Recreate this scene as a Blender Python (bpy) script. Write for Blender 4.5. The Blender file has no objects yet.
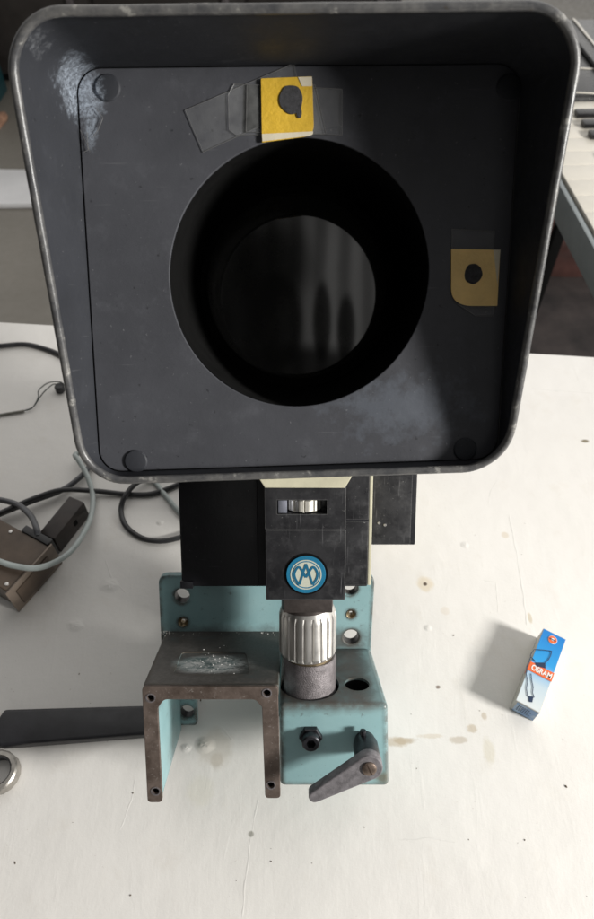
import bpy, bmesh, math, random
from mathutils import Vector, Matrix, noise
random.seed(7)
scene = bpy.context.scene
COL = scene.collection

# ------------------------------------------------------------------ camera
H = 0.60; PITCH = math.radians(51.5); FP = 660.0; CX, CY = 297.0, 459.5
cd = bpy.data.cameras.new('camera'); cam = bpy.data.objects.new('camera', cd); COL.objects.link(cam)
cam.location = (0, 0, H); cam.rotation_euler = (math.radians(90) - PITCH, 0, 0)
cd.sensor_fit = 'VERTICAL'; cd.sensor_height = 36; cd.lens = FP / 919 * 36
cd.clip_start = 0.01; cd.clip_end = 100
scene.camera = cam
cd.dof.use_dof = True; cd.dof.focus_distance = .47; cd.dof.aperture_fstop = 10
VF = Vector((0, math.cos(PITCH), -math.sin(PITCH))); VU = Vector((0, math.sin(PITCH), math.cos(PITCH)))

def ray(x, y):
    return Vector(((x - CX) / FP, 0, 0)) + VF + VU * ((CY - y) / FP)
def T(x, y, z=0.0):                       # photo point -> place on a level plane
    r = ray(x, y); t = (z - H) / r.z
    return Vector((r.x * t, r.y * t, z))
LEAN = math.radians(40)
LX = Vector((1, 0, 0)); LY = Vector((0, math.cos(LEAN), -math.sin(LEAN))); LZ = Vector((0, math.sin(LEAN), math.cos(LEAN)))
B0 = T(297, 733); ORG = Vector((0, B0.y, 0)) - LY * 0.085
def Dv(x, y, n):                          # photo point -> point of the leaning instrument, n metres behind its front face
    r = ray(x, y); d = Vector((0, 0, H)) - ORG
    t = (n - d.dot(LY)) / r.dot(LY); q = d + r * t
    return Vector((q.x, n, q.dot(LZ)))
def Du(x, y, u):                          # the same on a plane square to its long axis
    r = ray(x, y); d = Vector((0, 0, H)) - ORG
    t = (u - d.dot(LZ)) / r.dot(LZ); q = d + r * t
    return Vector((q.x, q.dot(LY), u))

# ------------------------------------------------------------------ materials
class NT:
    def __init__(s, name):
        s.m = bpy.data.materials.new(name); s.m.use_nodes = True
        s.t = s.m.node_tree; s.n = s.t.nodes; s.b = s.n['Principled BSDF']
        s.tc = s.n.new('ShaderNodeTexCoord')
    def link(s, a, b): s.t.links.new(a, b)
    def obj(s): return s.tc.outputs['Object']
    def noise(s, scale, detail=6, rough=.6, vec=None, dist=0):
        n = s.n.new('ShaderNodeTexNoise'); n.inputs['Scale'].default_value = scale
        n.inputs['Detail'].default_value = detail; n.inputs['Roughness'].default_value = rough
        n.inputs['Distortion'].default_value = dist
        s.link(vec or s.obj(), n.inputs['Vector']); return n.outputs['Fac']
    def ramp(s, fac, lo, hi, a=0.0, b=1.0, smooth=False):
        n = s.n.new('ShaderNodeMapRange'); n.inputs['From Min'].default_value = lo; n.inputs['From Max'].default_value = hi
        n.inputs['To Min'].default_value = a; n.inputs['To Max'].default_value = b
        if smooth: n.interpolation_type = 'SMOOTHSTEP'
        s.link(fac, n.inputs['Value']); return n.outputs['Result']
    def math(s, op, a, b=None):
        n = s.n.new('ShaderNodeMath'); n.operation = op
        for i, v in enumerate((a, b)):
            if v is None: continue
            if isinstance(v, (int, float)): n.inputs[i].default_value = v
            else: s.link(v, n.inputs[i])
        return n.outputs[0]
    def mix(s, fac, a, b):
        n = s.n.new('ShaderNodeMix'); n.data_type = 'RGBA'
        def put(i, v):
            if isinstance(v, (tuple, list)): n.inputs[i].default_value = (*v[:3], 1)
            else: s.link(v, n.inputs[i])
        if isinstance(fac, (int, float)): n.inputs[0].default_value = fac
        else: s.link(fac, n.inputs[0])
        put(6, a); put(7, b); return n.outputs[2]
    def dist(s, p, scale=(1, 1, 1)):
        m = s.n.new('ShaderNodeVectorMath'); m.operation = 'SUBTRACT'; s.link(s.obj(), m.inputs[0]); m.inputs[1].default_value = p
        k = s.n.new('ShaderNodeVectorMath'); k.operation = 'MULTIPLY'; s.link(m.outputs[0], k.inputs[0]); k.inputs[1].default_value = scale
        l = s.n.new('ShaderNodeVectorMath'); l.operation = 'LENGTH'; s.link(k.outputs[0], l.inputs[0]); return l.outputs['Value']
    def sep(s, v=None):
        n = s.n.new('ShaderNodeSeparateXYZ'); s.link(v or s.obj(), n.inputs[0]); return n.outputs
    def stretch(s, sc, rot=(0, 0, 0)):
        n = s.n.new('ShaderNodeMapping'); n.inputs['Scale'].default_value = sc; n.inputs['Rotation'].default_value = rot
        s.link(s.obj(), n.inputs['Vector']); return n.outputs['Vector']
    def edge(s, rad=.0015, lo=.001, hi=.08):
        bv = s.n.new('ShaderNodeBevel'); bv.samples = 4; bv.inputs['Radius'].default_value = rad
        g = s.n.new('ShaderNodeNewGeometry')
        d = s.n.new('ShaderNodeVectorMath'); d.operation = 'DOT_PRODUCT'; s.link(bv.outputs[0], d.inputs[0]); s.link(g.outputs['Normal'], d.inputs[1])
        return s.ramp(s.math('SUBTRACT', 1.0, d.outputs['Value']), lo, hi)
    def base(s, c):
        if isinstance(c, tuple): s.b.inputs['Base Color'].default_value = (*c, 1)
        else: s.link(c, s.b.inputs['Base Color'])
    def rough(s, r):
        if isinstance(r, (int, float)): s.b.inputs['Roughness'].default_value = r
        else: s.link(r, s.b.inputs['Roughness'])
    def bump(s, h, strength=.3, dist=.001):
        n = s.n.new('ShaderNodeBump'); n.inputs['Strength'].default_value = strength; n.inputs['Distance'].default_value = dist
        s.link(h, n.inputs['Height']); s.link(n.outputs[0], s.b.inputs['Normal'])
    def metal(s, v): s.b.inputs['Metallic'].default_value = v

def plain(name, c, rough=.5, metal=0, var=.25, scale=60, bump=.15, bd=.0005):
    t = NT(name); n = t.noise(scale)
    t.base(t.mix(t.ramp(n, .3, .7), tuple(x * (1 - var) for x in c), tuple(x * (1 + var) for x in c)))
    t.rough(t.ramp(t.noise(scale * 2.3), .3, .7, rough * .8, min(1, rough * 1.2))); t.metal(metal)
    if bump: t.bump(t.noise(scale * 8), bump, bd)
    return t.m

SMEAR = Dv(82, 92, -.028)
def black_paint(name, c, rough, speck=.5, smear=True):
    t = NT(name)
    n1 = t.noise(14, 4); n2 = t.noise(420, 3); n3 = t.noise(45, 8, .7)
    col = t.mix(t.ramp(n1, .3, .7), tuple(x * .82 for x in c), tuple(x * 1.18 for x in c))
    col = t.mix(t.math('MULTIPLY', t.ramp(n3, .55, .75), .35), col, tuple(x * 2.0 for x in c))
    col = t.mix(t.math('MULTIPLY', t.ramp(n2, .70, .75), speck), col, (.30, .30, .31))
    dk = t.noise(260, 2)
    col = t.mix(t.math('MULTIPLY', t.ramp(dk, .70, .76), .5), col, (.008, .008, .009))
    # hairline scratches
    s1 = t.noise(30, 3, .5, t.stretch((1, 1, 22), (0, .9, .3)))
    col = t.mix(t.math('MULTIPLY', t.ramp(s1, .70, .78), .25), col, (.2, .2, .21))
    ro = t.ramp(n3, .3, .7, rough * .8, min(1, rough * 1.25))
    if smear:
        # dried pale patch of residue in the upper corner
        d = t.dist(SMEAR, (1.25, .5, .80)); w = t.noise(150, 9, .8); w2 = t.noise(330, 6, .75, None, 1.5)
        m = t.ramp(t.math('ADD', d, t.math('MULTIPLY', w, .030)), .023, .030, 1, 0)
        dr = t.dist(SMEAR + Vector((.0015, .006, -.014)), (2.6, .6, .75)); m = t.math('MAXIMUM', m, t.math('MULTIPLY', t.ramp(t.math('ADD', dr, t.math('MULTIPLY', w, .018)), .015, .021, 1, 0), .8))
        m = t.math('MULTIPLY', m, t.ramp(w2, .40, .62, .10, .90))
        core = t.ramp(t.math('ADD', d, t.math('MULTIPLY', w, .01)), .004, .013, .8, 0)
        col = t.mix(t.math('MAXIMUM', m, core), col, (.36, .41, .48))
        # scuffed bluish wear low on the panel
        d2 = t.dist(Dv(400, 405, -.02), (.55, 1, 1.1)); w3 = t.noise(85, 7, .7)
        m2 = t.ramp(t.math('ADD', d2, t.math('MULTIPLY', w3, .09)), .052, .074, 1, 0)
        col = t.mix(t.math('MULTIPLY', m2, .24), col, (.19, .22, .27))
        d3 = t.dist(Dv(70, 45, -.08), (.7, .6, 2.2)); m3 = t.ramp(t.math('ADD', d3, t.math('MULTIPLY', w, .03)), .022, .029, 1, 0)
        col = t.mix(t.math('MULTIPLY', m3, t.ramp(w2, .4, .6, .1, .5)), col, (.38, .4, .43))
    t.base(col); t.rough(ro); t.bump(t.math('ADD', n2, t.math('MULTIPLY', n3, 1.5)), .16, .0005); t.b.inputs['Specular IOR Level'].default_value = .3
    return t.m

M = {}
M['panel'] = black_paint('panel_black', (.060, .062, .071), .50, .35)
M['hood'] = black_paint('hood_black', (.029, .031, .037), .62, .5)
M['shell'] = black_paint('shell_black', (.018, .018, .021), .35, .3, False)
def nose_mat():
    t = NT('nose_black'); a = t.noise(70, 8, .75); b = t.noise(24, 6, .7); f = t.noise(600, 3)
    col = t.mix(t.ramp(b, .42, .62), (.011, .011, .013), (.030, .030, .033))
    col = t.mix(t.math('MULTIPLY', t.ramp(a, .52, .70), .3), col, (.10, .10, .105))
    col = t.mix(t.math('MULTIPLY', t.ramp(f, .69, .73), .6), col, (.35, .35, .34))
    s1 = t.noise(40, 3, .5, t.stretch((22, 1, 1), (0, .05, .1)))
    col = t.mix(t.math('MULTIPLY', t.ramp(s1, .66, .74), .3), col, (.22, .22, .23))
    e = t.edge(.0012, .004, .1); col = t.mix(t.math('MULTIPLY', e, .5), col, (.16, .16, .16))
    t.base(col); t.rough(t.ramp(a, .3, .7, .22, .5)); t.bump(a, .15, .0004); return t.m
M['nose'] = nose_mat()
M['void'] = plain('matt_black', (.003, .003, .003), .9, 0, .1, 30, 0); M['void'].node_tree.nodes['Principled BSDF'].inputs['Specular IOR Level'].default_value = .15
def rim_mat():
    t = NT('rim_worn'); n = t.noise(60, 8, .75); n2 = t.noise(300, 4)
    col = t.mix(t.ramp(n, .40, .66), (.060, .061, .065), (.15, .147, .142))
    col = t.mix(t.math('MULTIPLY', t.ramp(n2, .64, .7), .6), col, (.05, .04, .03))
    col = t.mix(t.math('MULTIPLY', t.ramp(t.noise(120, 6, .7), .60, .66), .5), col, (.42, .41, .38))
    t.base(col); t.rough(t.ramp(n, .3, .7, .28, .45)); t.metal(.1); t.bump(t.math('ADD', n, n2), .25, .0005)
    return t.m
M['rim'] = rim_mat()
def teal_mat():
    t = NT('teal_enamel'); n = t.noise(50, 8, .7); nb = t.noise(16, 5); nf = t.noise(400, 4)
    col = t.mix(t.ramp(nb, .3, .7), (.205, .355, .375), (.275, .430, .445))
    col = t.mix(t.math('MULTIPLY', t.ramp(nf, .66, .72), .4), col, (.06, .05, .04))
    xyz = t.sep()
    # grease and worn paint over the two machined top faces
    g = t.n.new('ShaderNodeTexCoord'); nn = t.sep(g.outputs['Normal'])
    up = t.ramp(nn[2], .35, .8)
    warp = t.math('MULTIPLY', t.math('SUBTRACT', n, .5), .9)
    gx = t.math('ADD', t.ramp(xyz[2], .070, .083), warp)
    lowz = t.ramp(xyz[2], .112, .100)
    grime = t.math('MULTIPLY', t.math('MULTIPLY', t.ramp(gx, .15, .95, 0, 1, True), t.ramp(t.math('ADD', lowz, warp), .3, .7)), 1)
    band = t.math('MULTIPLY', t.ramp(t.math('ADD', xyz[2], t.math('MULTIPLY', t.math('SUBTRACT', n, .5), .03)), .104, .090), t.ramp(t.math('ADD', xyz[2], t.math('MULTIPLY', t.math('SUBTRACT', n, .5), .016)), .071, .082))
    mask = t.math('MAXIMUM', t.math('MULTIPLY', up, grime), t.math('MULTIPLY', band, .85))
    dark = t.mix(t.ramp(t.math('ADD', t.math('MULTIPLY', nf, .35), t.math('MULTIPLY', n, .65)), .35, .65), (.055, .050, .046), (.110, .103, .095))
    # teal left showing in the recess of the shelf
    d = t.dist(Du(208, 664, .095), (1, 2.1, 1)); rec = t.ramp(t.math('ADD', d, t.math('MULTIPLY', n, .02)), .030, .040, 1, 0)
    dark = t.mix(t.math('MULTIPLY', rec, .55), dark, (.12, .21, .215))
    sc = t.noise(90, 6, .8, t.stretch((1, 2.5, 1), (0, 0, .9)))
    d = t.dist(Du(214, 665, .095), (1, 2.0, 1)); scm = t.math('MULTIPLY', t.ramp(t.math('ADD', d, t.math('MULTIPLY', n, .012)), .022, .040, 1, 0), t.ramp(sc, .42, .56))
    dark = t.mix(scm, dark, (.55, .56, .55))
    keep = t.ramp(t.math('ADD', xyz[0], t.math('MULTIPLY', t.math('SUBTRACT', n, .5), .03)), .048, .066, 1, .10, True)
    mask = t.math('MULTIPLY', mask, keep)
    col = t.mix(mask, col, dark)
    e = t.edge(.0048, .0005, .016)
    em = t.math('MULTIPLY', e, t.ramp(n, .36, .54, .10, 1))
    col = t.mix(em, col, (.060, .048, .036))
    col = t.mix(t.math('MULTIPLY', t.ramp(t.noise(120, 6, .7), .62, .67), .5), col, (.07, .06, .05))
    # rust spot low on the right
    d = t.dist(Dv(382, 778, 0), (1, 1, 1)); rs = t.ramp(t.math('ADD', d, t.math('MULTIPLY', n, .02)), .012, .018, 1, 0)
    col = t.mix(t.math('MULTIPLY', rs, .75), col, (.10, .07, .03))
    t.base(col); t.rough(t.math('ADD', t.ramp(n, .3, .7, .28, .42), t.math('MULTIPLY', mask, .2))); t.bump(t.math('ADD', nb, t.math('MULTIPLY', nf, .12)), .25, .0012)
    return t.m
M['teal'] = teal_mat()
def rust_mat():
    t = NT('machined_iron'); n = t.noise(70, 8, .7); f = t.noise(500, 4)
    col = t.mix(t.ramp(n, .3, .7), (.085, .062, .05), (.19, .15, .13))
    col = t.mix(t.math('MULTIPLY', t.ramp(f, .62, .70), .6), col, (.33, .3, .28))
    t.base(col); t.rough(t.ramp(n, .3, .7, .4, .65)); t.metal(.55); t.bump(f, .3, .0004); return t.m
M['iron'] = rust_mat()
M['steel'] = plain('bright_steel', (.62, .60, .58), .28, 1, .18, 90, .1)
M['dull'] = plain('blued_steel', (.17, .155, .16), .5, .6, .3, 140, .8, .0008)
M['brass'] = plain('old_brass', (.30, .24, .15), .4, .9, .2, 90)
M['neck'] = plain('brown_steel', (.10, .085, .08), .42, .7, .25, 140, .2)
M['lever'] = plain('lever_grey', (.175, .165, .175), .55, .25, .4, 190, .5)
M['bolt'] = plain('blackened_bolt', (.03, .03, .035), .35, .6, .3, 150)
M['screw'] = plain('brown_screw', (.22, .17, .14), .4, .8, .25, 200)
M['cream'] = plain('cream_enamel', (.62, .59, .44), .4, 0, .1, 60)
M['blue'] = plain('emblem_blue', (.012, .16, .29), .3, 0, .1, 60)
M['ecream'] = plain('emblem_cream', (.52, .54, .45), .3, 0, .06, 60)
M['enavy'] = plain('emblem_dark_blue', (.01, .12, .22), .3, 0, .06, 60)
M['yellow'] = plain('sticker_yellow', (.66, .42, .04), .45, 0, .14, 50, .4, .001)
M['tan'] = plain('sticker_tan', (.86, .60, .24), .6, 0, .1, 60, .4, .001)  # right sticker's own paper, paler and more tan than the other
M['paper'] = plain('sticker_backing', (.66, .60, .46), .7, 0, .08, 90)
M['ink'] = plain('soot_dot', (.045, .045, .05), .8, 0, .5, 400, .8, .001)
M['rubber'] = plain('black_rubber', (.022, .022, .024), .42, 0, .3, 70)
M['handle'] = plain('black_handle', (.018, .018, .022), .38, 0, .35, 50)
M['grey_cable'] = plain('grey_cable', (.36, .40, .39), .45, 0, .12, 60)
M['dark_grey_cable'] = plain('dark_grey_cable', (.20, .195, .17), .5, 0, .15, 60)
M['wire'] = plain('thin_wire', (.03, .04, .035), .5)
M['brown'] = plain('brown_case', (.085, .062, .046), .38, .3, .25, 40, .2)
M['brownedge'] = plain('brown_case_edge', (.17, .135, .108), .35, .3, .25, 60, .2)
M['dbrown'] = plain('dark_brown_case', (.027, .020, .018), .4, .2, .3, 60, .2)
M['card'] = plain('box_cardboard', (.50, .49, .46), .7, 0, .12, 60)
M['white'] = plain('print_white', (.80, .79, .76), .5, 0, .04, 60, 0)
M['orange'] = plain('print_orange', (.80, .14, .03), .45, 0, .05, 60, 0)
M['navy'] = plain('print_navy', (.012, .03, .075), .5, 0, .1, 60, 0)
M['dust'] = plain('dust_grains', (.10, .07, .045), .9, 0, .5, 900)
def glass_mat():
    t = NT('screen_glass'); n = t.noise(9, 3)
    dz = t.noise(700, 3); sm = t.noise(26, 6, .7)
    t.base(t.mix(t.math('MULTIPLY', t.ramp(dz, .70, .75), .5), t.mix(t.ramp(sm, .45, .7), (.011, .011, .010), (.022, .022, .019)), (.09, .09, .085))); t.rough(t.ramp(n, .3, .7, .02, .05)); t.b.inputs['IOR'].default_value = 1.5
    return t.m
M['glass'] = glass_mat()
def tape_mat():
    t = NT('clear_tape'); t.base((.55, .56, .56)); t.rough(.22)
    n = t.noise(60, 4)
    t.link(t.ramp(n, .35, .7, .02, .07), t.b.inputs['Alpha'])
    t.bump(t.noise(120), .3, .0005); return t.m
M['tape'] = tape_mat()
M['tape_edge'] = plain('tape_edge', (.13, .13, .13), .4)

# ------------------------------------------------------------------ mesh helpers
def finish(name, me, mat, parent=None, smooth=None):
    o = bpy.data.objects.new(name, me); COL.objects.link(o)
    if mat is not None:
        me.materials.clear()
        for m in (mat if isinstance(mat, list) else [mat]): me.materials.append(m)
    if parent: o.parent = parent
    if smooth is not None:
        me.polygons.foreach_set('use_smooth', [True] * len(me.polygons))
        me.set_sharp_from_angle(angle=math.radians(smooth))
    return o
def frombm(name, bm, mat, parent=None, smooth=35):
    bmesh.ops.recalc_face_normals(bm, faces=bm.faces)
    me = bpy.data.meshes.new(name); bm.to_mesh(me); bm.free()
    return finish(name, me, mat, parent, smooth)
def bbox(bm, x0, x1, y0, y1, z0, z1, bev=.001, seg=2):
    t = bmesh.new(); bmesh.ops.create_cube(t, size=1)
    for v in t.verts:
        v.co = Vector(((x0 + x1) / 2 + v.co.x * (x1 - x0), (y0 + y1) / 2 + v.co.y * (y1 - y0), (z0 + z1) / 2 + v.co.z * (z1 - z0)))
    if bev: bmesh.ops.bevel(t, geom=t.edges[:], offset=bev, segments=seg, affect='EDGES', profile=.6)
    me = bpy.data.meshes.new('t'); t.to_mesh(me); t.free(); bm.from_mesh(me); bpy.data.meshes.remove(me)
def hull_prism(bm, quad, zlo, zhi, bev=.001, seg=2):
    t = bmesh.new(); n = len(quad)
    a = [t.verts.new((p[0], p[1], zlo)) for p in quad]; b = [t.verts.new((p[0], p[1], zhi)) for p in quad]
    t.faces.new(a[::-1]); t.faces.new(b)
    for i in range(n): t.faces.new((a[i], a[(i + 1) % n], b[(i + 1) % n], b[i]))
    bmesh.ops.recalc_face_normals(t, faces=t.faces)
    if bev: bmesh.ops.bevel(t, geom=t.edges[:], offset=bev, segments=seg, affect='EDGES', profile=.6)
    me = bpy.data.meshes.new('t'); t.to_mesh(me); t.free(); bm.from_mesh(me); bpy.data.meshes.remove(me)
def lathe(bm, prof, c, axis='Z', n=48, ripple=None):
    """prof: (radius, along) pairs; open ends with radius 0 close themselves"""
    rings = []
    for k, (r, h) in enumerate(prof):
        ring = []
        if r < 1e-6:
            ring = [place(0, 0, h, c, axis)]
            ring = [bm.verts.new(ring[0])]
        else:
            for i in range(n):
                a = 2 * math.pi * i / n; rr = r
                if ripple and k in ripple[0]: rr = r + ripple[1](i)
                ring.append(bm.verts.new(place(rr * math.cos(a), rr * math.sin(a), h, c, axis)))
        rings.append(ring)
    for a, b in zip(rings, rings[1:]):
        if len(a) == 1 and len(b) == 1: continue
        if len(a) == 1:
            for i in range(n): bm.faces.new((a[0], b[i], b[(i + 1) % n]))
        elif len(b) == 1:
            for i in range(n): bm.faces.new((a[i], a[(i + 1) % n], b[0]))
        else:
            for i in range(n): bm.faces.new((a[i], a[(i + 1) % n], b[(i + 1) % n], b[i]))
def place(p, q, h, c, axis):
    if axis == 'Z': return (c[0] + p, c[1] + q, c[2] + h)
    if axis == 'Y': return (c[0] + p, c[1] + h, c[2] + q)
    return (c[0] + h, c[1] + p, c[2] + q)
def shape(name, loops, thick, bevel, mat, parent=None, y=0.0, smooth=35, flat=False, z=0.0):
    """closed 2-D outlines (with holes) cut from sheet; front face at local y, going back by thick (or lying flat)"""
    cu = bpy.data.curves.new('c', 'CURVE'); cu.dimensions = '2D'; cu.fill_mode = 'BOTH'
    for lp in loops:
        sp = cu.splines.new('POLY'); sp.points.add(len(lp) - 1); sp.use_cyclic_u = True
        for p, q in zip(sp.points, lp): p.co = (q[0], q[1], 0, 1)
    cu.extrude = max(thick / 2 - bevel, 1e-5); cu.bevel_depth = bevel; cu.bevel_resolution = 1; cu.offset = -bevel
    tmp = bpy.data.objects.new('c', cu); COL.objects.link(tmp)
    dg = bpy.context.evaluated_depsgraph_get(); me = bpy.data.meshes.new_from_object(tmp.evaluated_get(dg))
    bpy.data.objects.remove(tmp); bpy.data.curves.remove(cu)
    if flat: me.transform(Matrix.Translation((0, 0, z + thick / 2)))
    else: me.transform(Matrix.Translation((0, y + thick / 2, 0)) @ Matrix.Rotation(math.radians(90), 4, 'X'))
    me.name = name
    return finish(name, me, mat, parent, smooth)
def circ(cx, cy, r, n=32, ph=0):
    return [(cx + r * math.cos(2 * math.pi * i / n + ph), cy + r * math.sin(2 * math.pi * i / n + ph)) for i in range(n)]
def rrect(x0, x1, y0, y1, r, n=8):
    out = []
    for (cx, cy, a0) in ((x1 - r, y1 - r, 0), (x0 + r, y1 - r, 90), (x0 + r, y0 + r, 180), (x1 - r, y0 + r, 270)):
        for i in range(n + 1):
            a = math.radians(a0 + 90 * i / n); out.append((cx + r * math.cos(a), cy + r * math.sin(a)))
    return out
def rpoly(pts, r, n=5):
    """polygon with rounded corners"""
    out = []; N = len(pts); rs = r if isinstance(r, (list, tuple)) else [r] * N
    for i in range(N):
        p = Vector(pts[i][:2]); a = Vector(pts[i - 1][:2]); b = Vector(pts[(i + 1) % N][:2]); rr = rs[i]
        if rr <= 0: out.append(tuple(p)); continue
        da = (a - p).normalized(); db = (b - p).normalized()
        s = p + da * min(rr, (a - p).length * .49); e = p + db * min(rr, (b - p).length * .49)
        for k in range(n + 1):
            t = k / n; out.append(tuple(s * (1 - t) ** 2 + p * 2 * t * (1 - t) + e * t * t))
    return out
def tube(name, pts, r, mat, parent=None, res=10, cyc=False, taper=None, flat=1.0):
    """smooth round cable through the points"""
    P = [Vector(p) for p in pts]; n = len(P); path = []
    rng = range(n if cyc else n - 1)
    for i in rng:
        p0 = P[(i - 1) % n] if (cyc or i > 0) else P[0] * 2 - P[1]
        p1 = P[i]; p2 = P[(i + 1) % n]; p3 = P[(i + 2) % n] if (cyc or i + 2 < n) else P[-1] * 2 - P[-2]
        for k in range(res):
            t = k / res
            path.append(.5 * ((2 * p1) + (p2 - p0) * t + (2 * p0 - 5 * p1 + 4 * p2 - p3) * t * t + (3 * p1 - p0 - 3 * p2 + p3) * t ** 3))
    if not cyc: path.append(P[-1])
    bm = bmesh.new(); tube_bm(bm, path, r, 10, cyc, flat)
    return frombm(name, bm, mat, parent, 50)
def tube_bm(bm, path, r, sides=10, cyc=False, flat=1.0):
    m = len(path); rings = []; up = None
    for i in range(m):
        a = path[(i - 1) % m] if (cyc or i > 0) else path[i]; b = path[(i + 1) % m] if (cyc or i < m - 1) else path[i]
        d = (b - a).normalized()
        if up is None: up = Vector((0, 0, 1)) if abs(d.z) < .9 else Vector((1, 0, 0))
        s = d.cross(up).normalized(); u = s.cross(d).normalized(); up = u
        rr = r[i] if isinstance(r, list) else r
        rings.append([bm.verts.new(path[i] + s * rr * math.cos(2 * math.pi * k / sides) + u * rr * flat * math.sin(2 * math.pi * k / sides)) for k in range(sides)])
    for i in range(m if cyc else m - 1):
        A, B = rings[i], rings[(i + 1) % m]
        for k in range(sides): bm.faces.new((A[k], A[(k + 1) % sides], B[(k + 1) % sides], B[k]))
    if not cyc:
        bm.faces.new(rings[0][::-1]); bm.faces.new(rings[-1])
def cutout(o, cutters):
    """boolean-cut bmesh cutters out of o and bake the result"""
    for c in cutters:
        bmesh.ops.recalc_face_normals(c, faces=c.faces)
        me = bpy.data.meshes.new('k'); c.to_mesh(me); c.free()
        k = bpy.data.objects.new('k', me); COL.objects.link(k)
        md = o.modifiers.new('b', 'BOOLEAN'); md.operation = 'DIFFERENCE'; md.solver = 'EXACT'; md.object = k
        par = o.parent; o.parent = None
        bpy.context.view_layer.update(); dg = bpy.context.evaluated_depsgraph_get()
        res = bpy.data.meshes.new_from_object(o.evaluated_get(dg))
        o.modifiers.clear(); o.data = res; o.parent = par
        bpy.data.objects.remove(k)
    o.data.polygons.foreach_set('use_smooth', [True] * len(o.data.polygons)); o.data.set_sharp_from_angle(angle=math.radians(35))
    o.data.name = o.name
def tag(o, label, cat, group=None):
    o['label'] = label; o['category'] = cat
    if group: o['group'] = group
    return o
def thing(name, label, cat, loc=(0, 0, 0), rot=(0, 0, 0), group=None):
    o = bpy.data.objects.new(name, None); COL.objects.link(o); o.location = loc; o.rotation_euler = rot
    o.empty_display_size = .02
    return tag(o, label, cat, group)
def cyl(bm, c, r, h0, h1, axis='Y', n=32, ch=.0005):
    lathe(bm, [(0, h0), (r - ch, h0), (r, h0 + ch), (r, h1 - ch), (r - ch, h1), (0, h1)], c, axis, n)
def local(o_root):                           # make children use instrument coordinates
    return o_root

# ------------------------------------------------------------------ the table
def table_mat():
    t = NT('table_white_paint'); a = t.noise(3.2, 5, .6); b = t.noise(22, 8, .7); f = t.noise(260, 4)
    col = t.mix(t.ramp(a, .3, .7), (.67, .65, .618), (.735, .718, .69))
    col = t.mix(t.math('MULTIPLY', t.ramp(b, .56, .72), .35), col, (.60, .56, .50))
    col = t.mix(t.math('MULTIPLY', t.ramp(f, .70, .74), .35), col, (.28, .22, .17))
    # faint brown smudges and rings
    w = t.noise(70, 7, .75)
    def spot(px, py, r, c, amt, sc=(1, 1, 1), wob=.6):
        nonlocal col
        d = t.dist(T(px, py), sc); m = t.ramp(t.math('ADD', d, t.math('MULTIPLY', w, r * wob * 2)), r * (.7 + wob), r * (1.15 + wob), 1, 0)
        col = t.mix(t.math('MULTIPLY', m, amt), col, c)
    spot(425, 584, .0085, (.56, .43, .22), .40); spot(425, 584, .0022, (.06, .035, .02), .95)
    spot(445, 611, .0045, (.50, .38, .22), .2); [spot(*q_) for q_ in ((404, 741, .006, (.36, .28, .18), .5, (.6, 2.2, 1), 1.1), (432, 736, .006, (.50, .40, .26), .35, (.6, 3, 1), 1.1), (457, 740, .0065, (.34, .26, .16), .45, (.8, 2, 1), 1.2), (472, 729, .0055, (.40, .31, .18), .5, (1.4, 1.4, 1), 1.2), (484, 716, .0045, (.36, .27, .15), .45, (1.6, 1.3, 1), 1.2), (489, 752, .010, (.52, .47, .33), .35, (1.8, .8, 1), .8), (438, 687, .0022, (.12, .07, .04), .8, (1, 1.4, 1), .8))]
    spot(395, 742, .008, (.40, .30, .18), .5, (.6, 2, 1), 1)
    spot(530, 618, .004, (.45, .36, .2), .5, (2, .7, 1)); spot(585, 441, .0035, (.14, .11, .05), .9, (.7, 1.2, 1))
    spot(200, 790, .012, (.60, .57, .42), .2); spot(251, 834, .0025, (.12, .12, .08), .6); spot(216, 760, .006, (.3, .25, .18), .5)
    spot(505, 535, .004, (.5, .4, .25), .4); spot(215, 748, .016, (.56, .52, .46), .6)
    t.base(col); t.rough(t.ramp(b, .3, .7, .33, .52))
    st = t.noise(30, 5, .65, t.stretch((1, .16, 1), (0, 0, .06))); st2 = t.ramp(t.noise(55, 4, .6, t.stretch((1, .22, 1), (0, 0, -.1)), 1.0), .60, .70)
    t.bump(t.math('ADD', t.math('ADD', t.math('MULTIPLY', t.noise(9, 3), 1.0), t.math('MULTIPLY', st, .14)), t.math('ADD', t.math('MULTIPLY', st2, .022), t.math('ADD', t.math('MULTIPLY', b, .28), t.math('MULTIPLY', f, .03)))), .5, .004)
    return t.m
M['table'] = table_mat()
E0 = T(0, 322); E1 = T(594, 357); ed = (E1 - E0).normalized()
A = E0 - ed * .5; Bq = E1 + ed * .35
table = thing('table', 'wide white painted table top with stains and paint cracks, under everything else', 'table', (0, 0, 0))
bm = bmesh.new(); hull_prism(bm, [(-.9, -.25), (.75, -.25), (Bq.x, Bq.y), (A.x, A.y)], -.022, 0, .0015)
tt = frombm('tabletop', bm, M['table'], table)
def ridge(pts, r, flat=.12):
    bm = bmesh.new()
    path = [T(*p) for p in pts]; out = []
    for a, b in zip(path, path[1:]):
        n = max(2, int((b - a).length / .004))
        for i in range(n):
            q = a.lerp(b, i / n); out.append(q + Vector((noise.noise(q * 90) * .0009, noise.noise(q * 90 + Vector((5, 5, 5))) * .0009, 0)))
    out.append(path[-1])
    rr = [r * (0.35 + .65 * abs(math.sin(i * .7 + noise.noise(Vector((i * .3, 0, 0))) * 3))) for i in range(len(out))]
    tube_bm(bm, out, rr, 8, False, flat); frombm('paint_wrinkle', bm, M['table'], tt, 80)
ridge([(532, 389), (560, 391), (594, 393)], .0010)
ridge([(242, 919), (246, 870), (254, 820), (258, 800)], .0009)
ridge([(509, 515), (517, 555), (524, 600), (527, 625)], .0011)
ridge([(482, 580), (496, 582), (498, 612)], .0008)
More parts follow.
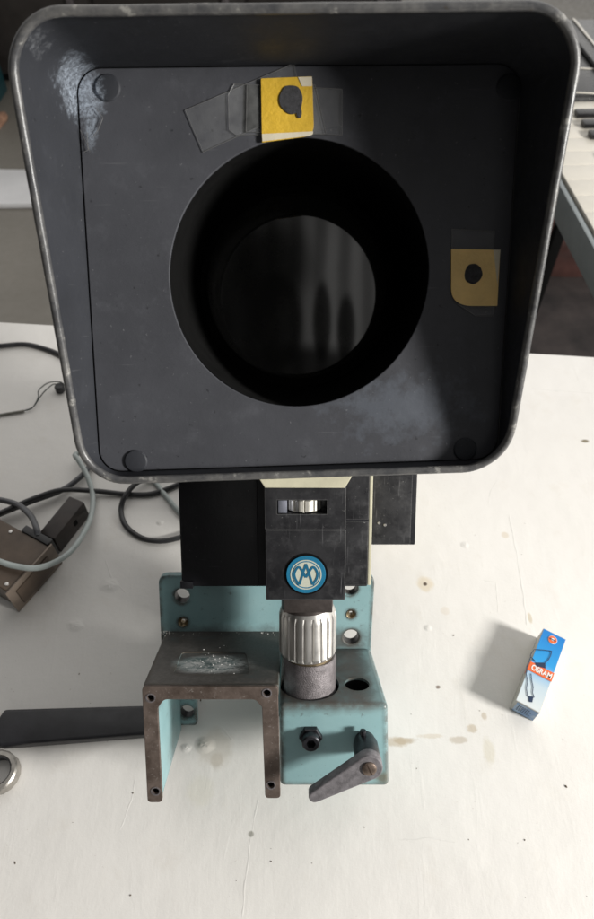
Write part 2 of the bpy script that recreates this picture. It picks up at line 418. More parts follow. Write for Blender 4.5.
ridge([(120, 830), (132, 800), (135, 780)], .0007)
ridge([(105, 560), (112, 578), (125, 592)], .0010)
ridge([(400, 840), (430, 838), (455, 842)], .0007)
ridge([(200, 730), (222, 728), (232, 740)], .0012)
ridge([(488, 505), (492, 488), (498, 480)], .0006)
for (px, py, r, h) in [(205, 745, .010, .0016), (186, 748, .006, .0008), (465, 545, .006, .0006), (160, 523, .005, .0010), (428, 628, .005, .0007), (75, 625, .010, .0008), (110, 585, .012, .0010)]:
    c = T(px, py); bm = bmesh.new(); rings = []
    for a_ in range(9):
        q = a_ / 8; ring = [bm.verts.new((c.x + r * q * math.cos(2 * math.pi * b_ / 28) * (1 + .35 * noise.noise(Vector((math.cos(b_ * .224), math.sin(b_ * .224), px)))), c.y + r * q * math.sin(2 * math.pi * b_ / 28) * .8, h * (1 - q * q) ** 2 * (1 + .5 * noise.noise(Vector((b_ * .3, q * 4, py)))) - .00003 * q)) for b_ in range(28)] if a_ else [bm.verts.new((c.x, c.y, h))]
        rings.append(ring)
    for b_ in range(28): bm.faces.new((rings[0][0], rings[1][b_], rings[1][(b_ + 1) % 28]))
    for A_, B_ in zip(rings[1:], rings[2:]):
        for b_ in range(28): bm.faces.new((A_[b_], B_[b_], B_[(b_ + 1) % 28], A_[(b_ + 1) % 28]))
    frombm('paint_blister', bm, M['table'], tt, 180)
for lx, ly in ((-.8, -.15), (.65, -.15), (-.8, .62), (.65, .52)):
    bm = bmesh.new(); bbox(bm, lx - .02, lx + .02, ly - .02, ly + .02, -.72, -.022, .002); frombm('leg', bm, M['dull'], table)

bm = bmesh.new()
for i in range(60):
    px = random.uniform(0, 594); py = random.uniform(500, 915); c = T(px, py)
    if abs(c.x + .02) < .1 and .1 < c.y < .2: continue
    r = random.choice((.0002, .0003, .0003, .0004, .0006)) * random.uniform(.7, 1.3); 
    m = Matrix.Translation((c.x, c.y, r * .5)) @ Matrix.Rotation(random.uniform(0, 3), 4, 'Z') @ Matrix.Diagonal((random.uniform(.8, 2.2), 1, .6, 1))
    bmesh.ops.create_icosphere(bm, subdivisions=1, radius=r, matrix=m)
o = frombm('dust', bm, M['dust'], None); o['kind'] = 'stuff'; tag(o, 'dark crumbs and grains of dirt scattered over the white table', 'dust')

# ------------------------------------------------------------------ the projector head, leaning back on the table
root = thing('optical_projector', 'old black screen projector head with flared hood and teal bracket, leaning back on the table', 'projector', ORG, (-LEAN, 0, 0))
XC = .0008
# --- hood
def rloop(hx0, hx1, z0, z1, r, yfun, n=10):
    """rounded rect whose half width runs from hx0 (bottom) to hx1 (top)"""
    hx = max(hx0, hx1); out = []
    for (x, z) in rrect(-hx, hx, z0, z1, r, n):
        k = (z - z0) / (z1 - z0); w = (hx0 + (hx1 - hx0) * k) / hx
        out.append(Vector((XC + x * w, yfun(z), z)))
    return out
RB, RT = Dv(297, 476, -.034), Dv(297, 6, -.094)
zb, zt = RB.z + .001, RT.z - .001
def yr(z): return -.034 + (z - zb) / (zt - zb) * (-.094 + .034)
PZ0, PZ1, PHX, PY = .2615, .4935, .1265, -.020
rim_c = [p + Vector((-.0021, 0, 0)) for p in rloop(.1298, .1342, zb, zt, .027, yr)]
def off(loop, d, dy, refz=None):
    c = Vector((XC, 0, (PZ0 + PZ1) / 2)); out = []; n = len(loop)
    for i, p in enumerate(loop):
        a = loop[i - 1]; b = loop[(i + 1) % n]; t = (b - a).normalized(); nrm = Vector((t.z, 0, -t.x))
        if nrm.dot(Vector((p.x - c.x, 0, p.z - c.z))) < 0: nrm = -nrm
        out.append(p + nrm * d + Vector((0, dy, 0)))
    return out
back_in = rloop(PHX + .0008, PHX + .0008, PZ0 - .0006, PZ1 + .0006, .014, lambda z: PY + .001)
back_out = rloop(PHX + .0035, PHX + .0035, PZ0 - .0035, PZ1 + .0035, .016, lambda z: PY + .001)
def loft(bm, loops, closed=False):
    vs = [[bm.verts.new(p) for p in lp] for lp in loops]
    for A_, B_ in zip(vs, vs[1:]):
        n = len(A_)
        for i in range(n): bm.faces.new((A_[i], A_[(i + 1) % n], B_[(i + 1) % n], B_[i]))
    return vs
bm = bmesh.new()
mid_in = [a.lerp(b, .5) for a, b in zip(back_in, off(rim_c, -.0008, 0))]
mid_out = [a.lerp(b, .5) for a, b in zip(back_out, off(rim_c, .0014, .001))]
vs = loft(bm, [back_in, mid_in, off(rim_c, -.0008, 0), off(rim_c, .0014, .001), mid_out, back_out])
n = len(back_in)
for i in range(n): bm.faces.new((vs[-1][i], vs[-1][(i + 1) % n], vs[0][(i + 1) % n], vs[0][i]))
hood = frombm('hood', bm, M['hood'], root, 40)
bm = bmesh.new(); 
path = []
for i, p in enumerate(rim_c): path.append(p + Vector((0, 0, 0)))
# densify the straight runs so the worn bead is slightly uneven
dense = []
for i, p in enumerate(path):
    q = path[(i + 1) % len(path)]; m_ = max(1, int((q - p).length / .006))
    for k in range(m_):
        s = p.lerp(q, k / m_); dense.append(s + Vector((noise.noise(s * 70), noise.noise(s * 70 + Vector((9, 0, 0))), noise.noise(s * 70 + Vector((0, 9, 0))))) * .00012)
rad = [.0024 * (1 + .05 * noise.noise(s * 60)) for s in dense]
tube_bm(bm, dense, rad, 12, True)
frombm('rim_bead', bm, M['rim'], hood, 60)
def shear(o):
    for v in o.data.vertices:
        k = .034 + (v.co.z - PZ0) / (PZ1 - PZ0) * (.010 - .034); v.co.z += k * v.co.x
shear(hood); shear(bpy.data.objects['rim_bead'])
# residue filaments hanging in the upper corner
bm = bmesh.new()
for pts in ([(87, 132), (88, 150), (84, 152)], [(76, 128), (70, 150)], [(96, 108), (103, 118), (98, 130), (92, 138)], [(80, 130), (85, 140), (90, 152)]):
    pp = [Dv(x, y, -.0215) for x, y in pts]; path = [pp[0].lerp(pp[1], i / 5) for i in range(5)]
    for a, b in zip(pp[1:], pp[2:]): path += [a.lerp(b, i / 5) for i in range(5)]
    path.append(pp[-1]); tube_bm(bm, path, .00016, 6)
frombm('residue_thread', bm, M['tape_edge'], hood)
# --- screen panel with its round opening
HC = (XC + .0005, .3775); HR = .0783
panel = shape('screen_panel', [rrect(XC - PHX, XC + PHX, PZ0, PZ1, .014), circ(*HC, HR, 128)], .0022, .0005, M['panel'], root, PY)
shear(panel)
back = shape('dark_gap_backing', [rrect(XC - PHX - .004, XC + PHX + .004, PZ0 - .004, PZ1 + .004, .016), circ(*HC, HR + .0008, 96)], .0012, .0001, M['void'], root, PY + .0024); shear(back)  # added behind the panel to block leaking light and keep the gap dark
for (px, py) in ((108, 88), (136, 461), (465, 449), (509, 88)):
    c = Dv(px, py, PY); bm = bmesh.new()
    lathe(bm, [(.0072, .0002), (.0074, -.0006), (.0066, -.0014), (.0045, -.0018), (0, -.0019)], (c.x, PY, c.z), 'Y', 40)
    frombm('rivet', bm, M['hood'], panel, 30)
bm = bmesh.new()
lathe(bm, [(HR + .002, PY + .0038), (HR + .0035, PY + .0042), (HR + .0035, .128), (HR + .001, .128), (HR + .001, PY + .0038)], (HC[0], 0, HC[1]), 'Y', 96)
lathe(bm, [(.0722, .1188), (HR + .0015, .1188), (HR + .0015, .121), (.0722, .121), (.0722, .1188)], (XC - .0012, 0, HC[1] + .0008), 'Y', 96)
frombm('light_baffle', bm, M['void'], root, 40)
bm = bmesh.new(); lathe(bm, [(0, .1195), (.0721, .1195), (.0721, .1215), (0, .1215)], (XC - .0012, 0, HC[1] + .0008), 'Y', 96)
frombm('screen_glass', bm, M['glass'], root, 20)
# --- casing behind the hood
bm = bmesh.new()
c0 = rloop(PHX - .004, PHX - .004, PZ0 + .004, PZ1 - .004, .014, lambda z: PY + .0037)
c1 = rloop(PHX - .01, PHX - .01, PZ0 + .01, PZ1 - .01, .014, lambda z: .02)
c2 = rloop(.105, .105, PZ0 + .015, PZ1 - .02, .02, lambda z: .125)
c3 = rloop(.100, .100, PZ0 + .02, PZ1 - .025, .02, lambda z: .132)
vs = loft(bm, [c0, c1, c2, c3]); bm.faces.new(vs[-1])
frombm('rear_casing', bm, M['shell'], root, 40)
# --- body carrying the nose
body_r = .0565
bm = bmesh.new(); bbox(bm, -.0895, .0548, .050, .2633, .1502, .282, .0015)
body = frombm('body', bm, M['shell'], root)
bm = bmesh.new(); bbox(bm, .0550, .0574, .052, .262, .1506, .281, .0006); frombm('body_trim', bm, M['cream'], body)
bm = bmesh.new(); bbox(bm, .034, .0542, .0480, .0498, .205, .262, .0005); bbox(bm, .034, .0542, .0480, .0498, .152, .2035, .0005)
frombm('cover_plate', bm, M['nose'], body)
bm = bmesh.new(); bbox(bm, -.088, -.030, .0480, .0498, .152, .262, .0005); frombm('cover_plate', bm, M['shell'], body)
bm = bmesh.new(); bbox(bm, -.090, -.080, .0460, .0498, .1500, .1560, .0008); frombm('clip', bm, M['bolt'], body)
p = Dv(375, 545, .12); q = Dv(415, 545, .12)
bm = bmesh.new(); bbox(bm, .0576, q.x, .1200, .16, p.z, .26, .0012)
side = frombm('side_box', bm, M['shell'], root)
bm = bmesh.new(); bbox(bm, .0585, q.x - .0045, .1180, .1198, p.z + .0012, .258, .0005); frombm('side_panel', bm, M['nose'], side)
for (px, py) in ((379, 523), (385, 525)):
    c = Dv(px, py, .118); bm = bmesh.new(); cyl(bm, (c.x, 0, c.z), .0012, .1172, .1182, 'Y', 16, .0002); frombm('screw', bm, M['steel'], side)
# --- nose
nl, nr = Dv(266, 600, 0).x, Dv(345, 600, 0).x; nb = Dv(300, 600, 0).z; ns = Dv(300, 530, 0).z; nt = Dv(300, 487, 0).z
bm = bmesh.new(); bbox(bm, nl, nr, .0, .052, nb, ns, .0009)
nose = frombm('nose', bm, M['nose'], root)
bm = bmesh.new(); bbox(bm, nl - .0004, nr - .0003, -.0004, .052, ns + .0003, .262, .0009)
top = frombm('nose_cover', bm, M['nose'], root)
wl, wr = Dv(277, 500, 0), Dv(327, 514, 0)
k = bmesh.new(); bbox(k, wl.x, wr.x, -.01, .012, wr.z, wl.z, 0); cutout(top, [k])
wc = Dv(303, 507, 0); bm = bmesh.new(); wz0, wz1 = wr.z + .0007, wl.z - .0007
NF = 96
lathe(bm, [(0, wz0), (.0114, wz0), (.0122, wz0 + .0006), (.0122, wz1 - .0006), (.0114, wz1), (0, wz1)], (wc.x + .001, .0126, 0), 'Z', NF,
      ((2, 3), lambda i: -.0014 if (i % 16) in (0, 1, 15, 8) else (.0 if (i % 8) in (3, 4, 5) else -.0003)))
frombm('thumbwheel', bm, plain('wheel_nickel', (.62, .60, .54), .4, .5, .1, 60, 0), top, 30)
bm = bmesh.new(); a = Dv(278, 500, 0); b = Dv(287, 514, 0); bbox(bm, a.x, b.x, .0008, .009, b.z + .0003, a.z - .0005, .0005); frombm('slider', bm, plain('bluish_steel', (.42, .44, .52), .35, .8), top)
# emblem: ring, disc, interlaced letters
ec = Dv(306, 574, 0); ex, ez = ec.x, ec.z; ER = .0136
emb = shape('emblem', [circ(ex, ez, .0152, 64)], .0006, .0001, M['void'], nose, -.0003)
shape('emblem_disc', [circ(ex, ez, ER, 64)], .0012, .0002, M['blue'], emb, -.0012)
def strokes(name, lines, r, mat, parent, y, c, s, flat=.35):
    bm = bmesh.new()
    for ln in lines:
        P = [Vector((c[0] + a * s, y, c[1] + b * s)) for a, b in ln]; path = []
        if len(P) > 2:
            for i in range(len(P) - 1):
                p0 = P[i - 1] if i else P[0]; p3 = P[i + 2] if i + 2 < len(P) else P[-1]; p1, p2 = P[i], P[i + 1]
                for kk in range(8):
                    t = kk / 8; path.append(.5 * ((2 * p1) + (p2 - p0) * t + (2 * p0 - 5 * p1 + 4 * p2 - p3) * t * t + (3 * p1 - p0 - 3 * p2 + p3) * t ** 3))
            path.append(P[-1])
        else: path = [P[0].lerp(P[1], i / 8) for i in range(9)]
        # flat ribbon
        m = len(path); L = []; 
        for i in range(m):
            d = (path[min(i + 1, m - 1)] - path[max(i - 1, 0)]).normalized(); nn = Vector((-d.z, 0, d.x)) * r
            L.append((bm.verts.new(path[i] + nn), bm.verts.new(path[i] - nn), bm.verts.new(path[i] + nn + Vector((0, .0002, 0))), bm.verts.new(path[i] - nn + Vector((0, .0002, 0)))))
        for a_, b_ in zip(L, L[1:]):
            bm.faces.new((a_[0], b_[0], b_[1], a_[1])); bm.faces.new((a_[2], a_[3], b_[3], b_[2]))
            bm.faces.new((a_[0], a_[2], b_[2], b_[0])); bm.faces.new((a_[1], b_[1], b_[3], a_[3]))
        y -= .00002
    return frombm(name, bm, mat, parent, 60)
shape('emblem_ring', [circ(ex, ez, .0108, 64), circ(ex, ez, .0100, 64)], .0003, 0, M['ecream'], emb, -.00145)
shape('emblem_field', [circ(ex, ez, .0092, 64)], .0003, 0, M['ecream'], emb, -.00145)
LG = [[(-.50, -.78), (0, .86)], [(0, .86), (.50, -.78)],
      [(-.50, -.78), (-.80, -.30), (-.86, .15), (-.62, .58), (-.40, .50), (0, -.20)],
      [(.50, -.78), (.80, -.30), (.86, .15), (.62, .58), (.40, .50), (0, -.20)]]
strokes('emblem_letters', LG, .00078, M['enavy'], emb, -.0017, (ex, ez), .0092)
# cream block between nose and hood
a = Dv(265, 488, -.006); b = Dv(345, 488, -.006); c = Dv(357, 477, -.006); d = Dv(252, 477, -.006)
shape('cream_collar', [[(a.x, a.z), (b.x, b.z), (c.x, c.z + .006), (d.x, d.z + .006)][::-1]], .05, .0006, M['cream'], root, -.006)
# --- column under the nose: neck, fluted ring, sleeve
ax, ay = .0088, .027
bm = bmesh.new(); lathe(bm, [(0, .138), (.0192, .138), (.0192, .1612), (0, .1612)], (ax - .0012, ay, 0), 'Z', 64); bbox(bm, ax - .0185, ax + .0165, ay - .0200, ay, .148, .1610, .001)
frombm('neck', bm, M['neck'], root)
NR = 22 * 8
def fl(i): 
    k = (i % 8); return (-.0015, -.0015, -.0001, 0, 0, 0, 0, -.0001)[k]
bm = bmesh.new(); lathe(bm, [(0, .1075), (.0196, .1075), (.0204, .1085), (.0215, .1105), (.0215, .1385), (.0205, .1425), (.0180, .1475), (0, .1475)], (ax - .0008, ay, 0), 'Z', NR, ((3, 4), fl))
frombm('fluted_ring', bm, plain('fluted_steel', (.72, .70, .67), .36, .92, .08, 30, 0), root, 20)
bm = bmesh.new(); lathe(bm, [(0, .100), (.0178, .100), (.0178, .1078), (0, .1078)], (ax, ay, 0), 'Z', 64); frombm('brass_ring', bm, M['brass'], root)
bm = bmesh.new(); lathe(bm, [(0, .060), (.0199, .060), (.0199, .1035), (.0188, .1052), (0, .1052)], (ax + .0008, ay, 0), 'Z', 64); frombm('sleeve', bm, M['dull'], root)
# --- bracket casting
BX0, BX1 = -.1153, .0647
bp = [(BX0, .0072), (-.087, .0072), (-.087, .0905), (-.02, .0905), (-.02, .0155), (BX1 - .002, .0155), (BX1 - .002, .075), (BX1, .146), (BX0, .146)]
holes = [circ(*Dv(px, py, .085).xz, r, 24) for px, py, r in ((182, 596, .0062), (183, 622, .0034), (350, 588, .0060), (351, 614, .0032), (351, 637, .0064), (187, 712, .0060))]
brk = shape('bracket', [rpoly(bp, [.003, .003, 0, 0, 0, .003, 0, .008, .008])] + holes, .0082, .0012, M['teal'], root, .0848)
for px, py, r in ((182, 596, .0062), (350, 588, .0060), (351, 637, .0064), (187, 712, .0060)):
    c = Dv(px, py, .085); bm = bmesh.new(); lathe(bm, [(r - .0001, .0865), (r + .0004, .0866), (r + .0004, .0950), (r - .0004, .0950), (r - .0001, .0865)], (c.x, 0, c.z), 'Y', 32); frombm('dark_hole_liner', bm, M['bolt'], brk)  # dark liner added so the hole walls read as deep and shaded
for px, py, r in ((183, 622, .0034), (351, 614, .0032)):
    c = Dv(px, py, .085); bm = bmesh.new(); lathe(bm, [(r + .0001, .0845), (r + .0006, .0843), (r * .55, .087), (r * .55, .092)], (c.x, 0, c.z), 'Y', 20); frombm('bushing', bm, M['brass'], brk)
bm = bmesh.new(); bbox(bm, -.1108, -.0130, .0002, .086, .0864, .0958, .0018, 3)
shelf = frombm('shelf', bm, M['teal'], brk)
cs = [Du(px, py, .0958) for px, py in ((182, 652), (246, 652), (250, 674), (173, 674))]
k = bmesh.new(); vv = rpoly([(p.x, p.y) for p in cs], .004)
lo = [k.verts.new((x, y, .0949)) for x, y in vv]; hi = [k.verts.new((x, y, .11)) for x, y in vv]
k.faces.new(lo[::-1]); k.faces.new(hi)
for i in range(len(vv)): k.faces.new((lo[i], lo[(i + 1) % len(vv)], hi[(i + 1) % len(vv)], hi[i]))
cutout(shelf, [k])
bm = bmesh.new()
# left cheek, its inner paint edge wavy
bbox(bm, -.1106, -.1008, .0002, .086, .003, .0945, .0015)
frombm('left_cheek', bm, M['teal'], brk)
# machined front face: an upside-down U with four tapped holes
fo = [(-.1110, .0020), (-.1000, .0020), (-.1002, .0790), (-.0955, .0862), (-.0300, .0862), (-.0252, .0800), (-.0236, .0055), (-.0122, .0055), (-.0136, .0963), (-.1108, .0960)]
hs = [Dv(px, py, -.002) for px, py in ((151, 697), (267, 692), (156, 790), (271, 784))]
face = shape('machined_face', [rpoly(fo, [.003, .003, 0, .003, .003, 0, .003, .003, .003, .003])] + [circ(h.x, h.z, .0027, 20) for h in hs], .0034, .0005, M['iron'], brk, -.0032)
for h in hs:
    bm = bmesh.new(); cyl(bm, (h.x, 0, h.z), .0027, -.0006, .0002, 'Y', 20, .0001); frombm('tapped_hole', bm, M['void'], face)
    bm = bmesh.new(); lathe(bm, [(.0027, -.0026), (.0027, -.0036), (.0036, -.0036), (.0036, -.0031)], (h.x, 0, h.z), 'Y', 24); frombm('hole_lip', bm, M['dull'], face)
# clamp block
blk = bmesh.new(); t = bmesh.new()
pts = [(-.0128, 0), (.0672, 0), (.0640, .086), (-.0128, .086)]
base = [t.verts.new((x, y, .0125 if y == 0 else .0145)) for x, y in pts]; topv = [t.verts.new((x - (.0012 if x > 0 else 0), y, .0805)) for x, y in pts]
t.faces.new(base[::-1]); t.faces.new(topv)
for i in range(4): t.faces.new((base[i], base[(i + 1) % 4], topv[(i + 1) % 4], topv[i]))
for v in t.verts:
    if v.co.x > 0: v.co.x += .0015 * (v.co.z < .03)
bmesh.ops.recalc_face_normals(t, faces=t.faces); bmesh.ops.bevel(t, geom=t.edges[:], offset=.0038, segments=4, affect='EDGES', profile=.5)
block = frombm('clamp_block', t, M['teal'], brk)
c2_ = Du(357, 684, .0805)
k1 = bmesh.new(); lathe(k1, [(0, .02), (.0223, .02), (.0223, .1), (0, .1)], (ax + .001, ay, 0), 'Z', 64)
k2 = bmesh.new(); lathe(k2, [(0, .03), (.0094, .03), (.0094, .1), (0, .1)], (c2_.x, c2_.y, 0), 'Z', 40)
cutout(block, [k1, k2])
bm = bmesh.new(); lathe(bm, [(.0094, .0785), (.0092, .0785), (.0092, .0302), (0, .0302), (0, .0300), (.0094, .0300), (.0094, .0785)], (c2_.x, c2_.y, 0), 'Z', 40); frombm('bore', bm, M['void'], brk)  # black liner stands in for the shade inside the small hole
bm = bmesh.new(); lathe(bm, [(.0223, .0770), (.0221, .0770), (.0221, .0202), (.0223, .0200), (.0223, .0770)], (ax + .001, ay, 0), 'Z', 64); frombm('bore', bm, M['void'], brk)  # black liner likewise darkens the hole around the sleeve
# socket bolt and its nut
bc = Dv(311, 744, -.01)
k = [bmesh.new()]; bm = bmesh.new()
cyl(bm, (bc.x, 0, bc.z), .0064, -.0105, .001, 'Y', 40, .0008); o = frombm('socket_bolt', bm, M['bolt'], root)
lathe(k[0], [(0, -.02), (.0036, -.02), (.0036, -.0055), (0, -.0055)], (bc.x, 0, bc.z), 'Y', 6); cutout(o, k)
bm = bmesh.new(); lathe(bm, [(.0062, -.0042), (.0078, -.0042), (.0085, -.0035), (.0085, .0006), (.0062, .0006)], (bc.x, 0, bc.z), 'Y', 6); frombm('lock_nut', bm, M['bolt'], o, 20)
# clamp lever
hc = Dv(369, 767, -.030); hx, hz = hc.x, hc.z; tp = Dv(311, 797, -.029)
bm = bmesh.new(); lathe(bm, [(0, -.024), (.0090, -.024), (.0090, -.006), (.0075, -.001), (.0075, .001), (0, .001)], (hx, 0, hz), 'Y', 40)
lathe(bm, [(0, 0), (.0022, 0), (.0022, .0035), (0, .0040)], (hx - .002, -.006, hz + .0085), 'Z', 16)
lev = frombm('clamp_lever', bm, M['bolt'], root)
d = Vector((tp.x - hx, tp.z - hz)); L_ = d.length; d.normalize(); nn = Vector((-d.y, d.x)); out = []
ang = math.atan2(d.y, d.x)
for i in range(17):
    a_ = ang + math.radians(75) + math.radians(210) * i / 16; out.append((hx + .0095 * math.cos(a_), hz + .0095 * math.sin(a_)))
for i in range(9):
    a_ = ang - math.radians(80) + math.radians(160) * i / 8; out.append((hx + d.x * (L_ - .003) + .0043 * math.cos(a_), hz + d.y * (L_ - .003) + .0043 * math.sin(a_)))
arm = shape('lever_arm', [out], .0085, .0009, M['lever'], lev, -.0315)
bm = bmesh.new(); lathe(bm, [(0, -.0335), (.0035, -.0334), (.0050, -.0326), (.0050, -.0312), (0, -.0312)], (hx, 0, hz), 'Y', 32)
o = frombm('lever_screw', bm, M['screw'], lev); k = bmesh.new(); bbox(k, -.008, .008, -.05, -.0326, -.0005, .0005, 0)
for v in k.verts: v.co = Matrix.Rotation(math.radians(65), 3, 'Y') @ v.co + Vector((hx, 0, hz))
cutout(o, [k])

bm = bmesh.new()
for i in range(110):
    if i < 22: px, py = random.uniform(163, 275), 633 + abs(random.gauss(0, 1.2))
    elif i < 50: px, py = random.gauss(166, 3), random.gauss(632, 1.5)
    else: px, py = random.gauss(212, 14), random.gauss(661, 6)
    p_ = Du(px, py, .0958)
    if p_.y > .0845: p_.y = .0842
    r_ = random.uniform(.00012, .00042); zz = .0962 - (.0008 if 176 < px < 246 and 653 < py < 673 else 0)
    w_ = ORG + LX * p_.x + LY * p_.y + LZ * zz
    bmesh.ops.create_icosphere(bm, subdivisions=1, radius=r_, matrix=Matrix.Translation(w_) @ Matrix.Rotation(random.uniform(0, 3), 4, 'X') @ Matrix.Diagonal((random.uniform(.6, 2.5), 1, .6, 1)))
o = frombm('paint_flakes', bm, M['white']); o['kind'] = 'stuff'; tag(o, 'white paint flakes lying on the dark top shelf of the teal bracket', 'flakes')
# ------------------------------------------------------------------ stickers and tape on the panel (their own things)
def blob(cx, cz, rx, rz, seed, n=40, amp=.12):
    return [(cx + rx * math.cos(a) * (1 + amp * noise.noise(Vector((math.cos(a) * 1.5, math.sin(a) * 1.5, seed)))),
             cz + rz * math.sin(a) * (1 + amp * noise.noise(Vector((math.cos(a) * 1.5, math.sin(a) * 1.5, seed))))) for a in [2 * math.pi * i / n for i in range(n)]]
def onpanel(pts, n=-.021): return [tuple(Dv(x, y, n).xz) for x, y in pts]
def sticker(label, main, rads, strips, dot, tapes, seed):
    c = Dv(*dot[0], -.0205); base = ORG + LY * (-.0205) + LX * c.x + LZ * c.z
    r = thing('taped_sticker', label, 'sticker', base, (-LEAN, 0, 0), 'yellow stickers taped beside the round screen')
    sh = Matrix.Translation((-c.x, .0205, -c.z))
    ch = []
    for i, tp_ in enumerate(tapes):
        y = -.0206 - .00022 * i
        o = shape('tape', [onpanel(tp_)], .0001, 0, M['tape'], r, y); ch.append(o)
        q = onpanel(tp_); bm = bmesh.new()
        for a_, b_ in zip(q, q[1:] + q[:1]):
            tube_bm(bm, [Vector((a_[0], y - .00005, a_[1])), Vector(((a_[0] + b_[0]) / 2, y - .00005, (a_[1] + b_[1]) / 2)), Vector((b_[0], y - .00005, b_[1]))], .00016, 5)
        e = frombm('tape_rim', bm, M['tape_edge'], o); ch.append(e)
    y = -.0206 - .00022 * len(tapes) - .0008
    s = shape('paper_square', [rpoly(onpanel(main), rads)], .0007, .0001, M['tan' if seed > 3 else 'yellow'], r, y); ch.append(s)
    for st in strips:
        ch.append(shape('paper_backing', [rpoly(onpanel(st[0]), st[1])], .0003, .00005, M['paper'], s, y - .0003))
    cc = Dv(*dot[0], -.0215)
    ch.append(shape('ink_dot', [blob(cc.x, cc.z, dot[1] * .000545, dot[2] * .000545, seed)], .0008, .0002, M['ink'], s, y - .0007))
    if len(dot) > 3:
        q = Dv(*dot[3], -.0215); ch.append(shape('ink_drip', [blob(q.x, q.z, .0016, .0032, seed + 3)], .0008, .0002, M['ink'], s, y - .00075))
    for o in ch: o.data.transform(sh)
    return r
sticker('yellow square with a black blot taped above the round screen, catching the light',
        [(262, 143), (261, 79), (312, 77), (314, 136)][::-1], [.006, .0005, .0005, .0005],
        [([(262.5, 142), (262, 134.5), (313, 132), (313, 136)][::-1], [.005, 0, 0, 0]), ([(298, 78), (312, 77.5), (312, 87), (302, 87)], 0)], ((291, 100), 12.5, 14, (299, 113)),
        [[(185, 110), (294, 63), (298, 85), (262, 125), (203, 152)], [(228, 95), (234, 84), (342, 89), (342, 135), (310, 134), (236, 135), (229, 130)], [(247, 85), (315, 85), (326, 134), (246, 132)]], 1.3)
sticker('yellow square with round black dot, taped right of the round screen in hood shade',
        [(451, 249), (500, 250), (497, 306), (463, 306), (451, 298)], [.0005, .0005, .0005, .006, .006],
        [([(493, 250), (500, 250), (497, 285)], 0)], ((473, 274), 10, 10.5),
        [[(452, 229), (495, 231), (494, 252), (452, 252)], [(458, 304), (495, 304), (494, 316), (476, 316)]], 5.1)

# ------------------------------------------------------------------ lamp carton
a = math.radians(0)
CW, CL, CH = .0215, .0775, .0215
p0 = T(516, 703, CH); p1 = T(545, 628, CH); p2 = T(543, 713.5, CH); 
ax_l = (p1 - p0).normalized(); yaw = math.atan2(-ax_l.x, ax_l.y)
cen = (T(516, 703, CH) + T(566, 637, CH)) / 2; cen.z = 0
carton = thing('lamp_carton', 'small blue and white lamp carton lying on the right of the table', 'carton', cen, (0, 0, yaw))
t = NT('carton_print'); xyz = t.sep(); nz = t.noise(30)
g = t.ramp(xyz[1], .006, -.016)
col = t.mix(t.ramp(xyz[1], .036, .004), (.005, .20, .58), (.02, .33, .72)); col = t.mix(g, col, (.50, .62, .70)); col = t.mix(t.ramp(xyz[1], -.014, -.036), col, (.66, .71, .72))
t.base(col); t.rough(.38)
bm = bmesh.new(); bbox(bm, -CW / 2, CW / 2, -CL / 2, CL / 2, 0, CH - .0001, .0005); cb = frombm('carton_body', bm, M['card'], carton)
bm = bmesh.new(); bbox(bm, -CW / 2 + .0005, CW / 2 - .0005, -CL / 2 + .0005, CL / 2 - .0005, CH - .0006, CH + .0001, 0); frombm('printed_face', bm, t.m, carton)
t = NT('carton_end_print'); col = t.mix(t.ramp(t.noise(220, 3), .45, .6), (.22, .36, .60), (.40, .52, .68)); t.base(col); t.rough(.5)
bm = bmesh.new(); bbox(bm, -CW / 2 + .0022, CW / 2 - .0004, -CL / 2 - .0002, -CL / 2 + .0004, .0008, CH - .0014, 0); ef = frombm('end_flap', bm, t.m, carton)
bm = bmesh.new()
for i, z_ in enumerate((.006, .009, .012, .015)):
    for j in range(7 - i % 2): bbox(bm, -.0065 + j * .0018, -.0053 + j * .0018, -CL / 2 - .0004, -CL / 2 - .0001, z_, z_ + .0012, 0)
frombm('end_print', bm, M['navy'], ef)
# crop -> carton face coordinates
def cf(x, y):
    TL, TR, BL = Vector((292, 108)), Vector((475, 185)), Vector((125, 685)); BR = Vector((318, 765)); p = Vector((x, y))
    e1 = ((TR - TL) + (BR - BL)) / 2; e2 = ((TL - BL) + (TR - BR)) / 2; m = (TL + TR + BL + BR) / 4; q = p - m
    det = e1.x * e2.y - e1.y * e2.x
    u = (q.x * e2.y - q.y * e2.x) / det; v = (e1.x * q.y - e1.y * q.x) / det
    return (u * CW, v * CL)
zf = CH + .0002
def flat(name, loops, mat, z, th=.00015, par=carton): return shape(name, loops, th, 0, mat, par, flat=True, z=z)
by0, by1 = cf(290, 500)[1] , cf(290, 430)[1]
by0, by1 = -.0072, .0016
flat('orange_band', [[(-CW / 2 - .0001, by0), (CW / 2 + .0001, by0), (CW / 2 + .0001, by1), (-CW / 2 - .0001, by1)]], M['orange'], zf + .0002)
bm = bmesh.new(); bbox(bm, -CW / 2 - .0002, -CW / 2 + .0001, by0, by1, CH * .55, CH + .0002, 0); frombm('orange_band', bm, M['orange'], carton)
fc = bpy.data.curves.new('txt', 'FONT'); fc.body = 'OSRAM'; fc.size = .0072; fc.align_x = 'CENTER'; fc.align_y = 'CENTER'; fc.offset = .00022; fc.extrude = .00008; fc.space_character = 1.0
to = bpy.data.objects.new('txt', fc); COL.objects.link(to); bpy.context.view_layer.update(); dg = bpy.context.evaluated_depsgraph_get()
me = bpy.data.meshes.new_from_object(to.evaluated_get(dg)); bpy.data.objects.remove(to)
xs = [v.co.x for v in me.vertices]; w = max(xs) - min(xs); ys = [v.co.y for v in me.vertices]; hh = max(ys) - min(ys); my = (max(ys) + min(ys)) / 2; mx = (max(xs) + min(xs)) / 2
